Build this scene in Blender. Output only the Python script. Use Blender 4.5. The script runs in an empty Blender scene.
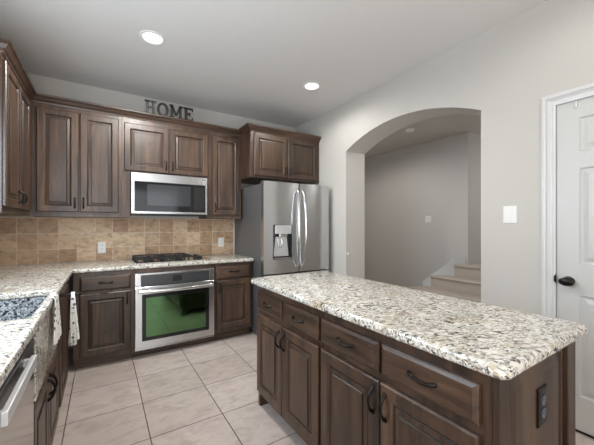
import bpy, bmesh, math, random
from mathutils import Vector, Matrix
random.seed(7)
C = bpy.context.scene.collection
SC = bpy.context.scene
PI = math.pi

# ------------------------------------------------------------------ camera, world, light, exposure
YAW = math.radians(32.578)
FPX, U0, V0, CAMH = 303.63, 296.36, 225.43, 1.2773
cam = bpy.data.cameras.new('camera'); cam_o = bpy.data.objects.new('camera', cam); C.objects.link(cam_o)
cam.sensor_fit = 'HORIZONTAL'; cam.sensor_width = 36.0; cam.lens = FPX / 594 * 36.0
cam.shift_x = -(U0 - 297) / 594; cam.shift_y = (V0 - 222.5) / 594
cam.clip_start = 0.02
cam_o.location = (0, 0, CAMH); cam_o.rotation_euler = (PI / 2, 0, -YAW)
SC.camera = cam_o

SC.view_settings.view_transform = 'Standard'; SC.view_settings.look = 'None'
SC.view_settings.gamma = 1.0; SC.view_settings.use_curve_mapping = False
SC.view_settings.exposure = -0.12

world = bpy.data.worlds.new('sky'); SC.world = world; world.use_nodes = True
bg = world.node_tree.nodes['Background']; bg.inputs['Color'].default_value = (0.75, 0.87, 1.0, 1); bg.inputs['Strength'].default_value = 1.2

def area(name, loc, aim, sx, sy, power, col=(1, 1, 1)):
    l = bpy.data.lights.new(name, 'AREA'); l.shape = 'RECTANGLE'; l.size = sx; l.size_y = sy
    l.energy = power; l.color = col
    o = bpy.data.objects.new(name, l); C.objects.link(o); o.location = loc
    o.rotation_euler = Vector(aim).to_track_quat('-Z', 'Y').to_euler()
    return o
# daylight entering through rear and sink windows, then two added fill lights
area('daylight_rear_window', (0.75, -4.15, 1.45), (0, 1, 0.05), 2.9, 2.1, 30, (1.0, 1.0, 1.0))
area('daylight_sink_window', (-0.93, 1.62, 1.62), (1, 0.35, -0.4), 1.1, 1.0, 58, (0.72, 0.86, 1.0))
area('upward_fill', (-0.1, -1.6, 1.0), (-0.1, 0.45, 1), 1.5, 2.4, 88, (1.0, 1.0, 1.0))  # added upward fill behind the camera, evens out ceiling and wall brightness
area('stairwell_fill', (5.9, 1.45, 2.2), (-0.6, 0.3, -0.6), 0.8, 0.8, 10, (1.0, 1.0, 0.98))  # added unseen area light inside the stairwell; no window is built there

# ------------------------------------------------------------------ main dimensions (metres)
XL, XR, YB, YF, HC = -0.865, 2.478, 3.905, -4.2, 2.762
CT, CTB = 0.900, 0.862                      # worktop top and underside
WT = 0.31                                    # thickness of the arch wall

# ------------------------------------------------------------------ materials
def srgb(r, g, b):
    def f(c):
        c /= 255.0
        return c / 12.92 if c <= 0.04045 else ((c + 0.055) / 1.055) ** 2.4
    return (f(r), f(g), f(b), 1)

def mat(name, col, rough=0.5, metal=0.0, **kw):
    m = bpy.data.materials.new(name); m.use_nodes = True
    b = m.node_tree.nodes['Principled BSDF']
    b.inputs['Base Color'].default_value = col; b.inputs['Roughness'].default_value = rough
    b.inputs['Metallic'].default_value = metal
    for k, v in kw.items(): b.inputs[k.replace('_', ' ')].default_value = v
    return m
def nd(m, t, **kw):
    n = m.node_tree.nodes.new(t)
    for k, v in kw.items(): setattr(n, k, v)
    return n
def lk(m, a, b): m.node_tree.links.new(a, b)
def bsdf(m): return m.node_tree.nodes['Principled BSDF']
def ramp(m, stops, mode='LINEAR'):
    n = nd(m, 'ShaderNodeValToRGB'); n.color_ramp.interpolation = mode
    e = n.color_ramp.elements
    while len(e) < len(stops): e.new(0.5)
    for i, (p, c) in enumerate(stops): e[i].position = p; e[i].color = c
    return n
def coords(m, scale=(1, 1, 1), loc=(0, 0, 0), rand=False):
    tc = nd(m, 'ShaderNodeTexCoord'); out = tc.outputs['Object']
    if rand:
        oi = nd(m, 'ShaderNodeObjectInfo'); mu = nd(m, 'ShaderNodeVectorMath', operation='MULTIPLY_ADD')
        mu.inputs[0].default_value = (3.7, 5.1, 2.3)
        sc_ = nd(m, 'ShaderNodeVectorMath', operation='SCALE'); sc_.inputs[0].default_value = (37, 51, 23)
        lk(m, oi.outputs['Random'], sc_.inputs['Scale'])
        ad = nd(m, 'ShaderNodeVectorMath', operation='ADD'); lk(m, out, ad.inputs[0]); lk(m, sc_.outputs[0], ad.inputs[1]); out = ad.outputs[0]
    mp = nd(m, 'ShaderNodeMapping'); mp.inputs['Scale'].default_value = scale; mp.inputs['Location'].default_value = loc
    lk(m, out, mp.inputs['Vector']); return mp.outputs['Vector']
def noise(m, vec, scale, detail=4, rough=0.55, dist=0.0):
    n = nd(m, 'ShaderNodeTexNoise'); n.inputs['Scale'].default_value = scale; n.inputs['Detail'].default_value = detail
    n.inputs['Roughness'].default_value = rough; n.inputs['Distortion'].default_value = dist
    lk(m, vec, n.inputs['Vector']); return n
def bump(m, h, strength, dist=0.002):
    b = nd(m, 'ShaderNodeBump'); b.inputs['Strength'].default_value = strength; b.inputs['Distance'].default_value = dist
    lk(m, h, b.inputs['Height']); lk(m, b.outputs['Normal'], bsdf(m).inputs['Normal'])
def mixc(m, fac, a, b, mode='MIX'):
    n = nd(m, 'ShaderNodeMix', data_type='RGBA', blend_type=mode)
    for s, v in ((n.inputs[0], fac), (n.inputs[6], a), (n.inputs[7], b)):
        if hasattr(v, 'links'): lk(m, v, s)
        else: s.default_value = v
    return n.outputs[2]

def plaster(name, col, k=0.15, sc=70):
    m = mat(name, col, 0.85); v = coords(m); n = noise(m, v, sc, 3)
    bump(m, n.outputs['Fac'], k, 0.004); return m
M_wall = plaster('wall_paint', srgb(191, 187, 181))
M_hall = plaster('hall_paint', srgb(196, 193, 189))
M_ceil = plaster('ceiling_paint', srgb(216, 214, 211), 0.35, 45)

def wood(name, axis):
    m = mat(name, srgb(84, 62, 48), 0.44)
    s = {'z': (16, 16, 1.3), 'x': (1.3, 16, 16)}[axis]
    v = coords(m, s, rand=True); n = noise(m, v, 1.6, 7, 0.62, 0.9)
    v2 = coords(m, tuple(0.35 * q for q in s), rand=True); n2 = noise(m, v2, 1.1, 3, 0.5, 1.2)
    mx = nd(m, 'ShaderNodeMath', operation='MULTIPLY_ADD'); mx.inputs[1].default_value = 0.55
    lk(m, n.outputs['Fac'], mx.inputs[0])
    m2 = nd(m, 'ShaderNodeMath', operation='MULTIPLY'); m2.inputs[1].default_value = 0.45; lk(m, n2.outputs['Fac'], m2.inputs[0])
    lk(m, m2.outputs[0], mx.inputs[2])
    r = ramp(m, [(0.34, srgb(30, 21, 15)), (0.45, srgb(55, 39, 28)), (0.56, srgb(77, 56, 41)), (0.69, srgb(104, 79, 59))])
    lk(m, mx.outputs[0], r.inputs[0])
    # knots of the alder
    vk = coords(m, (7, 7, 3.2) if axis == 'z' else (3.2, 7, 7), rand=True)
    vo = nd(m, 'ShaderNodeTexVoronoi'); vo.inputs['Scale'].default_value = 1.0; lk(m, vk, vo.inputs['Vector'])
    kr = ramp(m, [(0.0, (1, 1, 1, 1)), (0.10, (0, 0, 0, 1))]); lk(m, vo.outputs['Distance'], kr.inputs[0])
    c = mixc(m, kr.outputs[0], r.outputs[0], srgb(34, 23, 18))
    lk(m, c, bsdf(m).inputs['Base Color'])
    bump(m, n.outputs['Fac'], 0.08, 0.001)
    bsdf(m).inputs['Coat Weight'].default_value = 0.22; bsdf(m).inputs['Coat Roughness'].default_value = 0.30
    return m
M_wz, M_wx = wood('stained_alder_upright', 'z'), wood('stained_alder_level', 'x')
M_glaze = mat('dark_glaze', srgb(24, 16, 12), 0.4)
M_dark = mat('dark_interior', srgb(22, 18, 16), 0.8)

def granite(name, cool=False):
    m = mat(name, srgb(200, 192, 178), 0.16)
    v0 = coords(m, (1, 1, 1)); wn = noise(m, v0, 26, 3)
    sc_ = nd(m, 'ShaderNodeVectorMath', operation='MULTIPLY_ADD'); lk(m, wn.outputs['Color'], sc_.inputs[0])
    sc_.inputs[1].default_value = (0.035, 0.035, 0.035); lk(m, v0, sc_.inputs[2])
    mr = nd(m, 'ShaderNodeMapping'); mr.inputs['Rotation'].default_value = (0, 0, 0.5); lk(m, sc_.outputs[0], mr.inputs['Vector'])
    mp = nd(m, 'ShaderNodeMapping'); mp.inputs['Scale'].default_value = (1, 1.9, 1.5); lk(m, mr.outputs[0], mp.inputs['Vector'])
    def cells(scale, stops):
        vo = nd(m, 'ShaderNodeTexVoronoi'); vo.inputs['Scale'].default_value = scale; lk(m, mp.outputs[0], vo.inputs['Vector'])
        se = nd(m, 'ShaderNodeSeparateColor'); lk(m, vo.outputs['Color'], se.inputs[0])
        r = ramp(m, stops, 'CONSTANT'); lk(m, se.outputs[0], r.inputs[0]); return r.outputs[0], se.outputs[1]
    if cool:
        pal = [(0, srgb(158, 160, 162)), (0.36, srgb(118, 124, 130)), (0.58, srgb(70, 76, 83)), (0.72, srgb(22, 24, 27)), (0.88, srgb(192, 192, 188))]
    else:
        pal = [(0, srgb(220, 217, 208)), (0.32, srgb(198, 194, 184)), (0.50, srgb(182, 168, 146)), (0.63, srgb(146, 141, 134)), (0.77, srgb(98, 90, 84)), (0.87, srgb(34, 33, 36)), (0.95, srgb(234, 233, 228))]
    a, _ = cells(90 if cool else 60, pal)
    b, g = cells(120, pal)
    big = noise(m, v0, 9, 3); br = ramp(m, [(0.44, (0.08, 0.08, 0.08, 1)), (0.56, (0.92, 0.92, 0.92, 1))]); lk(m, big.outputs['Fac'], br.inputs[0])
    c = mixc(m, br.outputs[0], a, b)
    if not cool:
        tan = noise(m, v0, 5.5, 4); tr = ramp(m, [(0.56, (0, 0, 0, 1)), (0.72, (0.55, 0.55, 0.55, 1))]); lk(m, tan.outputs['Fac'], tr.inputs[0])
        c = mixc(m, tr.outputs[0], c, mixc(m, 1.0, c, srgb(222, 198, 160), 'MULTIPLY'))
    lk(m, c, bsdf(m).inputs['Base Color']); return m
M_granite = granite('speckled_granite')

def tiles(name, axes, size, off, mortar, c1, c2, grout, rough, scale_noise, vein, bias=0.0, bumpk=0.5):
    m = mat(name, c1, rough)
    tc = nd(m, 'ShaderNodeTexCoord'); sp = nd(m, 'ShaderNodeSeparateXYZ'); lk(m, tc.outputs['Object'], sp.inputs[0])
    cb = nd(m, 'ShaderNodeCombineXYZ')
    for i, (ax, o) in enumerate(zip(axes, off)):
        ad = nd(m, 'ShaderNodeMath', operation='SUBTRACT'); lk(m, sp.outputs[ax], ad.inputs[0]); ad.inputs[1].default_value = o - 40 * size[i]
        lk(m, ad.outputs[0], cb.inputs[i])
    br = nd(m, 'ShaderNodeTexBrick'); br.offset = 0.0; br.squash = 1.0
    br.inputs['Scale'].default_value = 1.0; br.inputs['Brick Width'].default_value = size[0]; br.inputs['Row Height'].default_value = size[1]
    br.inputs['Mortar Size'].default_value = mortar; br.inputs['Mortar Smooth'].default_value = 0.3; br.inputs['Bias'].default_value = bias
    br.inputs['Color1'].default_value = c1; br.inputs['Color2'].default_value = c2; br.inputs['Mortar'].default_value = grout
    lk(m, cb.outputs[0], br.inputs['Vector'])
    # a different patch of veining for every tile
    fl = []
    for i in range(2):
        dv = nd(m, 'ShaderNodeMath', operation='DIVIDE'); src = cb.inputs[i].links[0].from_socket; lk(m, src, dv.inputs[0]); dv.inputs[1].default_value = size[i]
        f = nd(m, 'ShaderNodeMath', operation='FLOOR'); lk(m, dv.outputs[0], f.inputs[0]); fl.append(f.outputs[0])
    h = nd(m, 'ShaderNodeCombineXYZ'); lk(m, fl[0], h.inputs[0]); lk(m, fl[1], h.inputs[1])
    wn = nd(m, 'ShaderNodeTexWhiteNoise', noise_dimensions='3D'); lk(m, h.outputs[0], wn.inputs['Vector'])
    ma = nd(m, 'ShaderNodeVectorMath', operation='MULTIPLY_ADD'); lk(m, wn.outputs['Color'], ma.inputs[0]); ma.inputs[1].default_value = (9, 9, 9); lk(m, cb.outputs[0], ma.inputs[2])
    mp = nd(m, 'ShaderNodeMapping'); mp.inputs['Scale'].default_value = (1, 1.8, 1); lk(m, ma.outputs[0], mp.inputs['Vector'])
    n = noise(m, mp.outputs[0], scale_noise, 6, 0.62, 0.6)
    r = ramp(m, [(0.3, vein), (0.55, (1, 1, 1, 1)), (0.75, (1.0, 0.97, 0.93, 1))]); lk(m, n.outputs['Fac'], r.inputs[0])
    c = mixc(m, 1.0, br.outputs['Color'], r.outputs[0], 'MULTIPLY')
    lk(m, c, bsdf(m).inputs['Base Color'])
    iv = nd(m, 'ShaderNodeMath', operation='SUBTRACT'); iv.inputs[0].default_value = 1.0; lk(m, br.outputs['Fac'], iv.inputs[1])
    bump(m, iv.outputs[0], bumpk, 0.003)
    return m
M_floor = tiles('floor_tile', (0, 1), (0.4435, 0.428), (-0.2, 2.435), 0.0035, srgb(198, 185, 177), srgb(188, 174, 165), srgb(92, 76, 68), 0.32, 7.0, (0.74, 0.71, 0.69, 1))
M_splash = tiles('travertine_tile', (0, 2), (0.1575, 0.157), (-0.692, 1.352), 0.0045, srgb(208, 180, 148), srgb(160, 124, 92), srgb(206, 190, 168), 0.5, 14, (0.56, 0.49, 0.43, 1), -0.1)
M_splash_l = tiles('travertine_tile_side', (1, 2), (0.1575, 0.157), (3.905, 1.352), 0.0035, srgb(208, 180, 148), srgb(160, 124, 92), srgb(206, 190, 168), 0.5, 14, (0.56, 0.49, 0.43, 1), -0.1)

M_steel = mat('brushed_steel', (0.60, 0.605, 0.61, 1), 0.24, 1.0, Anisotropic=0.8, Anisotropic_Rotation=0.25)
_t = M_steel.node_tree.nodes.new('ShaderNodeTangent'); _t.direction_type = 'RADIAL'; _t.axis = 'Z'; M_steel.node_tree.links.new(_t.outputs[0], bsdf(M_steel).inputs['Tangent'])
def brushed(m):
    v = coords(m, (700, 700, 2)); n = noise(m, v, 1.0, 1); r = ramp(m, [(0.2, (0.25,) * 3 + (1,)), (0.8, (0.31,) * 3 + (1,))])
    lk(m, n.outputs['Fac'], r.inputs[0]); lk(m, r.outputs[0], bsdf(m).inputs['Roughness'])
M_fridge_side = mat('grey_fridge_side', srgb(118, 119, 120), 0.42, 0.6)
M_satin = mat('satin_steel', (0.78, 0.79, 0.80, 1), 0.42, 0.85)
M_chrome = mat('polished_steel', (0.72, 0.72, 0.72, 1), 0.14, 1.0)
M_dgrey = mat('dark_grey_panel', srgb(74, 76, 78), 0.28, 0.5)
M_black = mat('black_plastic', srgb(16, 16, 17), 0.35)
M_iron = mat('cast_iron', srgb(20, 20, 21), 0.5, 0.2)
M_bglass = mat('black_glass', srgb(24, 25, 27), 0.08, 0.0, Specular_IOR_Level=0.5)
M_oglass = mat('oven_coated_glass', (0.40, 0.72, 0.36, 1), 0.06, 1.0)
bsdf(M_oglass).inputs['Base Color'].default_value = (0.13, 0.25, 0.12, 1)
M_bronze = mat('oil_rubbed_bronze', srgb(38, 33, 31), 0.32, 0.75)
M_white = mat('white_trim_paint', srgb(204, 204, 203), 0.38)
M_plate = mat('white_plastic', srgb(226, 225, 221), 0.35)
M_grey_pl = mat('grey_plastic', srgb(96, 98, 106), 0.4)
M_door = mat('white_door_paint', srgb(192, 191, 188), 0.4)
M_letter = mat('aged_black_metal', srgb(40, 38, 40), 0.75, 0.0)
M_grey_letter = mat('aged_grey_metal', srgb(98, 96, 94), 0.75, 0.0)
def _aged(m, a, b):
    n = noise(m, coords(m), 30, 4); r = ramp(m, [(0.35, a), (0.65, b)]); lk(m, n.outputs['Fac'], r.inputs[0]); lk(m, r.outputs[0], bsdf(m).inputs['Base Color'])
_aged(M_letter, srgb(22, 21, 24), srgb(48, 46, 48)); _aged(M_grey_letter, srgb(52, 50, 50), srgb(104, 101, 98))
M_carpet = mat('stair_carpet', srgb(176, 164, 152), 0.95)
_n = noise(M_carpet, coords(M_carpet), 160, 3); bump(M_carpet, _n.outputs['Fac'], 0.7, 0.006)
M_glass = mat('window_glass', (1, 1, 1, 1), 0.0, 0.0, Transmission_Weight=1.0)
def emit(name, col, s):
    m = bpy.data.materials.new(name); m.use_nodes = True; nt = m.node_tree; nt.nodes.clear()
    e = nt.nodes.new('ShaderNodeEmission'); e.inputs[0].default_value = col; e.inputs[1].default_value = s
    o = nt.nodes.new('ShaderNodeOutputMaterial'); nt.links.new(e.outputs[0], o.inputs[0]); return m
M_lamp = emit('lamp_lens', (1, 0.97, 0.92, 1), 6.0)
M_towel = mat('printed_cotton', srgb(225, 222, 216), 0.9)
def _towel():
    m = M_towel; v = coords(m, (1, 1, 1)); vo = nd(m, 'ShaderNodeTexVoronoi'); vo.inputs['Scale'].default_value = 34; vo.inputs['Randomness'].default_value = 0.55; lk(m, v, vo.inputs['Vector'])
    r = ramp(m, [(0.0, srgb(70, 76, 88)), (0.26, srgb(120, 124, 130)), (0.34, srgb(228, 225, 219))]); lk(m, vo.outputs['Distance'], r.inputs[0]); lk(m, r.outputs[0], bsdf(m).inputs['Base Color'])
_towel()

# ------------------------------------------------------------------ mesh helpers
def box(bm, x0, x1, y0, y1, z0, z1, bev=0.0, seg=2):
    r = bmesh.ops.create_cube(bm, size=1.0, matrix=Matrix.Translation(((x0 + x1) / 2, (y0 + y1) / 2, (z0 + z1) / 2)) @ Matrix.Diagonal((abs(x1 - x0), abs(y1 - y0), abs(z1 - z0), 1)))
    if bev > 0:
        vs = r['verts']; es = list({e for v in vs for e in v.link_edges})
        bmesh.ops.bevel(bm, geom=es, offset=bev, segments=seg, profile=0.5, affect='EDGES')
def quad(bm, *p): bm.faces.new([bm.verts.new(q) for q in p])
def tube(bm, pts, r, n=10, cap=True):
    pts = [Vector(p) for p in pts]; rs = r if isinstance(r, (list, tuple)) else [r] * len(pts)
    rings = []; up = None
    for i, p in enumerate(pts):
        t = (pts[min(i + 1, len(pts) - 1)] - pts[max(i - 1, 0)]).normalized()
        if up is None: up = t.orthogonal().normalized()
        up = (up - t * up.dot(t)).normalized(); w = t.cross(up)
        rings.append([bm.verts.new(p + (up * math.cos(a) + w * math.sin(a)) * rs[i]) for a in [2 * PI * k / n for k in range(n)]])
    for a, b in zip(rings, rings[1:]):
        for k in range(n): bm.faces.new((a[k], a[(k + 1) % n], b[(k + 1) % n], b[k]))
    if cap: bm.faces.new(rings[0][::-1]); bm.faces.new(rings[-1])
def lathe(bm, prof, n=32, axis='z', org=(0, 0, 0)):
    o = Vector(org); rings = []
    def pt(r, h, a):
        c, s = r * math.cos(a), r * math.sin(a)
        return o + Vector({'z': (c, s, h), 'x': (h, c, s), 'y': (c, h, s)}[axis])
    for r, h in prof:
        rings.append([bm.verts.new(pt(r, h, 2 * PI * k / n)) for k in range(n)] if r > 1e-6 else [bm.verts.new(pt(0, h, 0))])
    for a, b in zip(rings, rings[1:]):
        for k in range(n):
            q = [a[k % len(a)], a[(k + 1) % len(a)], b[(k + 1) % len(b)], b[k % len(b)]]
            q = [v for i, v in enumerate(q) if v not in q[:i]]
            if len(q) > 2: bm.faces.new(q)
def loft_rects(bm, loops, close_back=True):
    """nested rectangles (x0,x1,z0,z1,y), the last one closed with a face"""
    rings = [[bm.verts.new(p) for p in ((a, y, c), (b, y, c), (b, y, d), (a, y, d))] for a, b, c, d, y in loops]
    for r, q in zip(rings, rings[1:]):
        for k in range(4): bm.faces.new((r[k], r[(k + 1) % 4], q[(k + 1) % 4], q[k]))
    bm.faces.new(rings[-1])
    if close_back: bm.faces.new(rings[0][::-1])
def prism(bm, pts, y0, y1):
    """2-D outline (x,z) given thickness along y"""
    a = [bm.verts.new((x, y0, z)) for x, z in pts]; b = [bm.verts.new((x, y1, z)) for x, z in pts]
    n = len(pts)
    for i in range(n): bm.faces.new((a[i], a[(i + 1) % n], b[(i + 1) % n], b[i]))
    bm.faces.new(a[::-1]); bm.faces.new(b)
def sweep(bm, path, prof):
    """profile (out, z) swept along a level path with mitred corners, out = right-hand side"""
    P = [Vector((x, y)) for x, y in path]; rings = []
    for i, p in enumerate(P):
        ns = []
        for a, b in ((i - 1, i), (i, i + 1)):
            if a >= 0 and b < len(P): d = (P[b] - P[a]).normalized(); ns.append(Vector((d.y, -d.x)))
        n = ns[0] if len(ns) == 1 else (ns[0] + ns[1]) / (1 + ns[0].dot(ns[1]))
        rings.append([bm.verts.new((p.x + n.x * o, p.y + n.y * o, z)) for o, z in prof])
    k = len(prof)
    for a, b in zip(rings, rings[1:]):
        for j in range(k): bm.faces.new((a[j], a[(j + 1) % k], b[(j + 1) % k], b[j]))
    bm.faces.new(rings[0][::-1]); bm.faces.new(rings[-1])

def obj(name, bm, m, parent=None, smooth=None):
    bmesh.ops.recalc_face_normals(bm, faces=bm.faces[:])
    me = bpy.data.meshes.new(name); bm.to_mesh(me); bm.free()
    me.materials.append(m)
    if smooth is not None:
        me.polygons.foreach_set('use_smooth', [True] * len(me.polygons)); me.set_sharp_from_angle(angle=math.radians(smooth))
    o = bpy.data.objects.new(name, me); C.objects.link(o)
    if parent: o.parent = parent
    return o
def tag(o, label, cat, group=None):
    o['label'] = label; o['category'] = cat
    if group: o['group'] = group
    return o
def thing(name, label, cat, loc=(0, 0, 0), rz=0.0, group=None):
    o = bpy.data.objects.new(name, None); C.objects.link(o); o.location = loc; o.rotation_euler = (0, 0, rz); o.empty_display_size = 0.1
    return tag(o, label, cat, group)
def struct(name, bm, m, parent=None, smooth=None):
    o = obj(name, bm, m, parent, smooth)
    if not parent: o['kind'] = 'structure'
    return o
BM = bmesh.new

# ------------------------------------------------------------------ the room
bm = BM(); box(bm, XL - 0.2, XR, YF - 0.2, YB + 0.2, -0.1, 0.0); struct('floor', bm, M_floor)
bm = BM(); box(bm, XL - 0.2, XR + WT, YF - 0.2, YB + 0.2, HC, HC + 0.1); struct('ceiling', bm, M_ceil)
bm = BM(); box(bm, XL - 0.2, XR + 0.001, YB, YB + 0.15, 0, HC); struct('wall_back', bm, M_wall)
# left wall with the window over the sink
WY0, WY1, WZ0, WZ1 = 1.05, 2.2, 1.10, 2.15
bm = BM()
box(bm, XL - 0.15, XL, WY1, YB, 0, HC); box(bm, XL - 0.15, XL, YF, WY0, 0, HC)
box(bm, XL - 0.15, XL, WY0, WY1, 0, WZ0); box(bm, XL - 0.15, XL, WY0, WY1, WZ1, HC); struct('wall_left', bm, M_wall)
bm = BM()
for y0, y1, z0, z1 in ((WY0, WY0 + 0.05, WZ0, WZ1), (WY1 - 0.05, WY1, WZ0, WZ1), (WY0, WY1, WZ0, WZ0 + 0.05), (WY0, WY1, WZ1 - 0.05, WZ1), (WY0, WY1, 1.60, 1.64)):
    box(bm, XL - 0.11, XL - 0.05, y0, y1, z0, z1, 0.004)
w1 = struct('window_1', bm, M_white)
bm = BM(); box(bm, XL - 0.084, XL - 0.078, WY0 + 0.04, WY1 - 0.04, WZ0 + 0.04, WZ1 - 0.04); struct('pane', bm, M_glass, w1)
# rear wall with the wide window of the living side
RX0, RX1, RZ0, RZ1 = -0.7, 2.2, 0.35, 2.45
bm = BM()
box(bm, XL, RX0, YF - 0.15, YF, 0, HC); box(bm, RX1, XR, YF - 0.15, YF, 0, HC)
box(bm, RX0, RX1, YF - 0.15, YF, 0, RZ0); box(bm, RX0, RX1, YF - 0.15, YF, RZ1, HC); struct('wall_front', bm, M_wall)
bm = BM()
for x in (RX0, RX0 + 0.94, RX0 + 1.9, RX1 - 0.06): box(bm, x, x + 0.06, YF - 0.11, YF - 0.05, RZ0, RZ1, 0.004)
for z in (RZ0, RZ1 - 0.06): box(bm, RX0, RX1, YF - 0.11, YF - 0.05, z, z + 0.06, 0.004)
w2 = struct('window_2', bm, M_white)
bm = BM(); box(bm, RX0 + 0.03, RX1 - 0.03, YF - 0.085, YF - 0.079, RZ0 + 0.03, RZ1 - 0.03); struct('pane', bm, M_glass, w2)

# right wall: arch opening and door recess
AY0, AY1, ASP, ARISE = 1.215, 2.765, 2.172, 0.188
DY0, DY1, DZ = -0.032, 0.755, 2.060
hw = (AY1 - AY0) / 2; AR = (hw * hw + ARISE * ARISE) / (2 * ARISE); AC = (AY0 + AY1) / 2; AZ = ASP + ARISE - AR
NA = 40
arch = []
for i in range(NA + 1):
    t = math.asin(hw / AR); a = -t + 2 * t * i / NA
    arch.append((AC + AR * math.sin(a), AZ + AR * math.cos(a)))
bm = BM()
for X in (XR, XR + WT):
    quad(bm, (X, AY1, 0), (X, YB, 0), (X, YB, HC), (X, AY1, HC))
    for (y0, z0), (y1, z1) in zip(arch, arch[1:]): quad(bm, (X, y0, z0), (X, y1, z1), (X, y1, HC), (X, y0, HC))
    if X == XR:
        quad(bm, (X, DY1, 0), (X, AY0, 0), (X, AY0, HC), (X, DY1, HC)); quad(bm, (X, DY0, DZ), (X, DY1, DZ), (X, DY1, HC), (X, DY0, HC))
        quad(bm, (X, YF, 0), (X, DY0, 0), (X, DY0, HC), (X, YF, HC))
    else: quad(bm, (X, YF, 0), (X, AY0, 0), (X, AY0, HC), (X, YF, HC))
for (y0, z0), (y1, z1) in zip([(AY0, 0)] + arch, arch + [(AY1, 0)]): quad(bm, (XR, y0, z0), (XR, y1, z1), (XR + WT, y1, z1), (XR + WT, y0, z0))
D = XR + 0.06
quad(bm, (XR, DY0, 0), (D, DY0, 0), (D, DY0, DZ), (XR, DY0, DZ)); quad(bm, (XR, DY1, 0), (D, DY1, 0), (D, DY1, DZ), (XR, DY1, DZ))
quad(bm, (XR, DY0, DZ), (D, DY0, DZ), (D, DY1, DZ), (XR, DY1, DZ)); quad(bm, (D, DY0, 0), (D, DY1, 0), (D, DY1, DZ), (D, DY0, DZ))
quad(bm, (XR, YF, HC), (XR + WT, YF, HC), (XR + WT, YB, HC), (XR, YB, HC)); quad(bm, (XR, YB, 0), (XR + WT, YB, 0), (XR + WT, YB, HC), (XR, YB, HC))
bmesh.ops.remove_doubles(bm, verts=bm.verts[:], dist=1e-5)
struct('wall_right', bm, M_wall)

# hall and stairwell beyond the arch
HX, HY, HH, SY = 4.75, 5.0, 2.722, 2.52
bm = BM(); box(bm, XR, HX + 1.9, 0.6, HY, -0.1, 0.0)
struct('floor_hall', bm, M_carpet)
bm = BM(); box(bm, XR + WT, HX + 1.9, 0.6, HY + 0.1, HH, HH + 0.1); struct('ceiling_hall', bm, M_hall)
bm = BM(); box(bm, HX, HX + 0.12, SY, HY, 0, HH); struct('wall_hall', bm, M_hall)
bm = BM(); box(bm, HX + 0.121, HX + 1.9, SY, SY + 0.12, 0, HH); struct('wall_stair_left', bm, M_hall)
bm = BM(); box(bm, XR + WT - 0.1, XR + WT, YB + 0.001, HY + 0.12, 0, HH); struct('wall_hall_near', bm, M_hall)
bm = BM(); box(bm, XR + WT, HX + 0.12, HY, HY + 0.12, 0, HH); struct('wall_hall_end', bm, M_hall)
bm = BM(); box(bm, XR + WT, HX + 1.9, 0.6, 0.72, 0, HH); box(bm, HX + 1.8, HX + 1.9, 0.72, SY, 0, HH); struct('wall_stair', bm, M_hall)
bm = BM(); box(bm, HX - 0.015, HX, 3.3, HY, 0, 0.13, 0.004); struct('baseboard_hall', bm, M_white)
bm = BM(); box(bm, XR - 0.014, XR, DY1 + 0.09, AY0 - 0.002, 0, 0.13, 0.004); struct('baseboard_right', bm, M_white)

# stairs: carpeted treads whose left ends follow a slanting white skirt board
st = thing('staircase', 'beige carpeted stairs with white skirt board seen through the arch', 'stairs', (0, 0, 0))
rise = [(3.84, 0.14, 3.30), (4.09, 0.32, 3.10), (4.34, 0.50, 2.87), (4.59, 0.68, 2.64)]
SEND = 1.45
for i, (x, z, y) in enumerate(rise):
    nx = rise[i + 1][0] if i < 3 else HX - 0.012
    ny = rise[i + 1][2] if i < 3 else SY - 0.002
    zb = 0.0
    bm = BM()
    if i < 3: out = [(x, SEND), (nx + 0.02, SEND), (nx + 0.02, ny), (x, y)]
    else: out = [(x, SEND), (nx, SEND), (nx, SY - 0.004), (x, y)]
    b0 = [bm.verts.new((px, py, 0.0)) for px, py in out]; b1 = [bm.verts.new((px, py, z)) for px, py in out]
    n = len(out)
    for k in range(n): bm.faces.new((b0[k], b0[(k + 1) % n], b1[(k + 1) % n], b1[k]))
    bm.faces.new(b1); bm.faces.new(b0[::-1])
    tube(bm, [(x - 0.004, SEND, z - 0.02), (x - 0.004, y, z - 0.02)], 0.02, 12)
    o = obj('step', bm, M_carpet, st, 40)
bm = BM(); box(bm, HX - 0.0118, HX + 1.79, SEND, SY - 0.004, 0.0, 0.68); struct('floor_landing', bm, M_carpet)
sk = [(4.25, 2.955, 0.14, 0.40), (4.34, 2.87, 0.14, 0.50), (4.595, 2.64, 0.14, 0.76), (HX - 0.020, 2.542, 0.14, 0.775)]
bm = BM()
for (x0, y0, za, zb), (x1, y1, zc, zd) in zip(sk, sk[1:]):
    d = Vector((x1 - x0, y1 - y0)).normalized(); nx, ny = -d.y * 0.018, d.x * 0.018
    a = [bm.verts.new(p) for p in ((x0 + nx * .2, y0 + ny * .2, za), (x1 + nx * .2, y1 + ny * .2, zc), (x1 + nx * .2, y1 + ny * .2, zd), (x0 + nx * .2, y0 + ny * .2, zb))]
    b = [bm.verts.new(v.co + Vector((nx, ny, 0))) for v in a]
    for k in range(4): bm.faces.new((a[k], a[(k + 1) % 4], b[(k + 1) % 4], b[k]))
    bm.faces.new(a[::-1]); bm.faces.new(b)
o = obj('skirt_board', bm, M_white, st); o['label'] = 'white skirt board'

# door in the right wall with casing
def on_right_wall(bm):           # local x -> -Y, local -y -> -X : same turn as the island
    pass
dr = struct('door_1', (lambda b: (box(b, 0, DY1 - DY0 - 0.009, 0.012, 0.03, 0.012, DZ - 0.006), b)[1])(BM()), M_door)
dr.location = (XR + 0.004, DY1 - 0.0045, 0); dr.rotation_euler = (0, 0, -PI / 2)
DW = DY1 - DY0 - 0.009
bm = BM()
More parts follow.
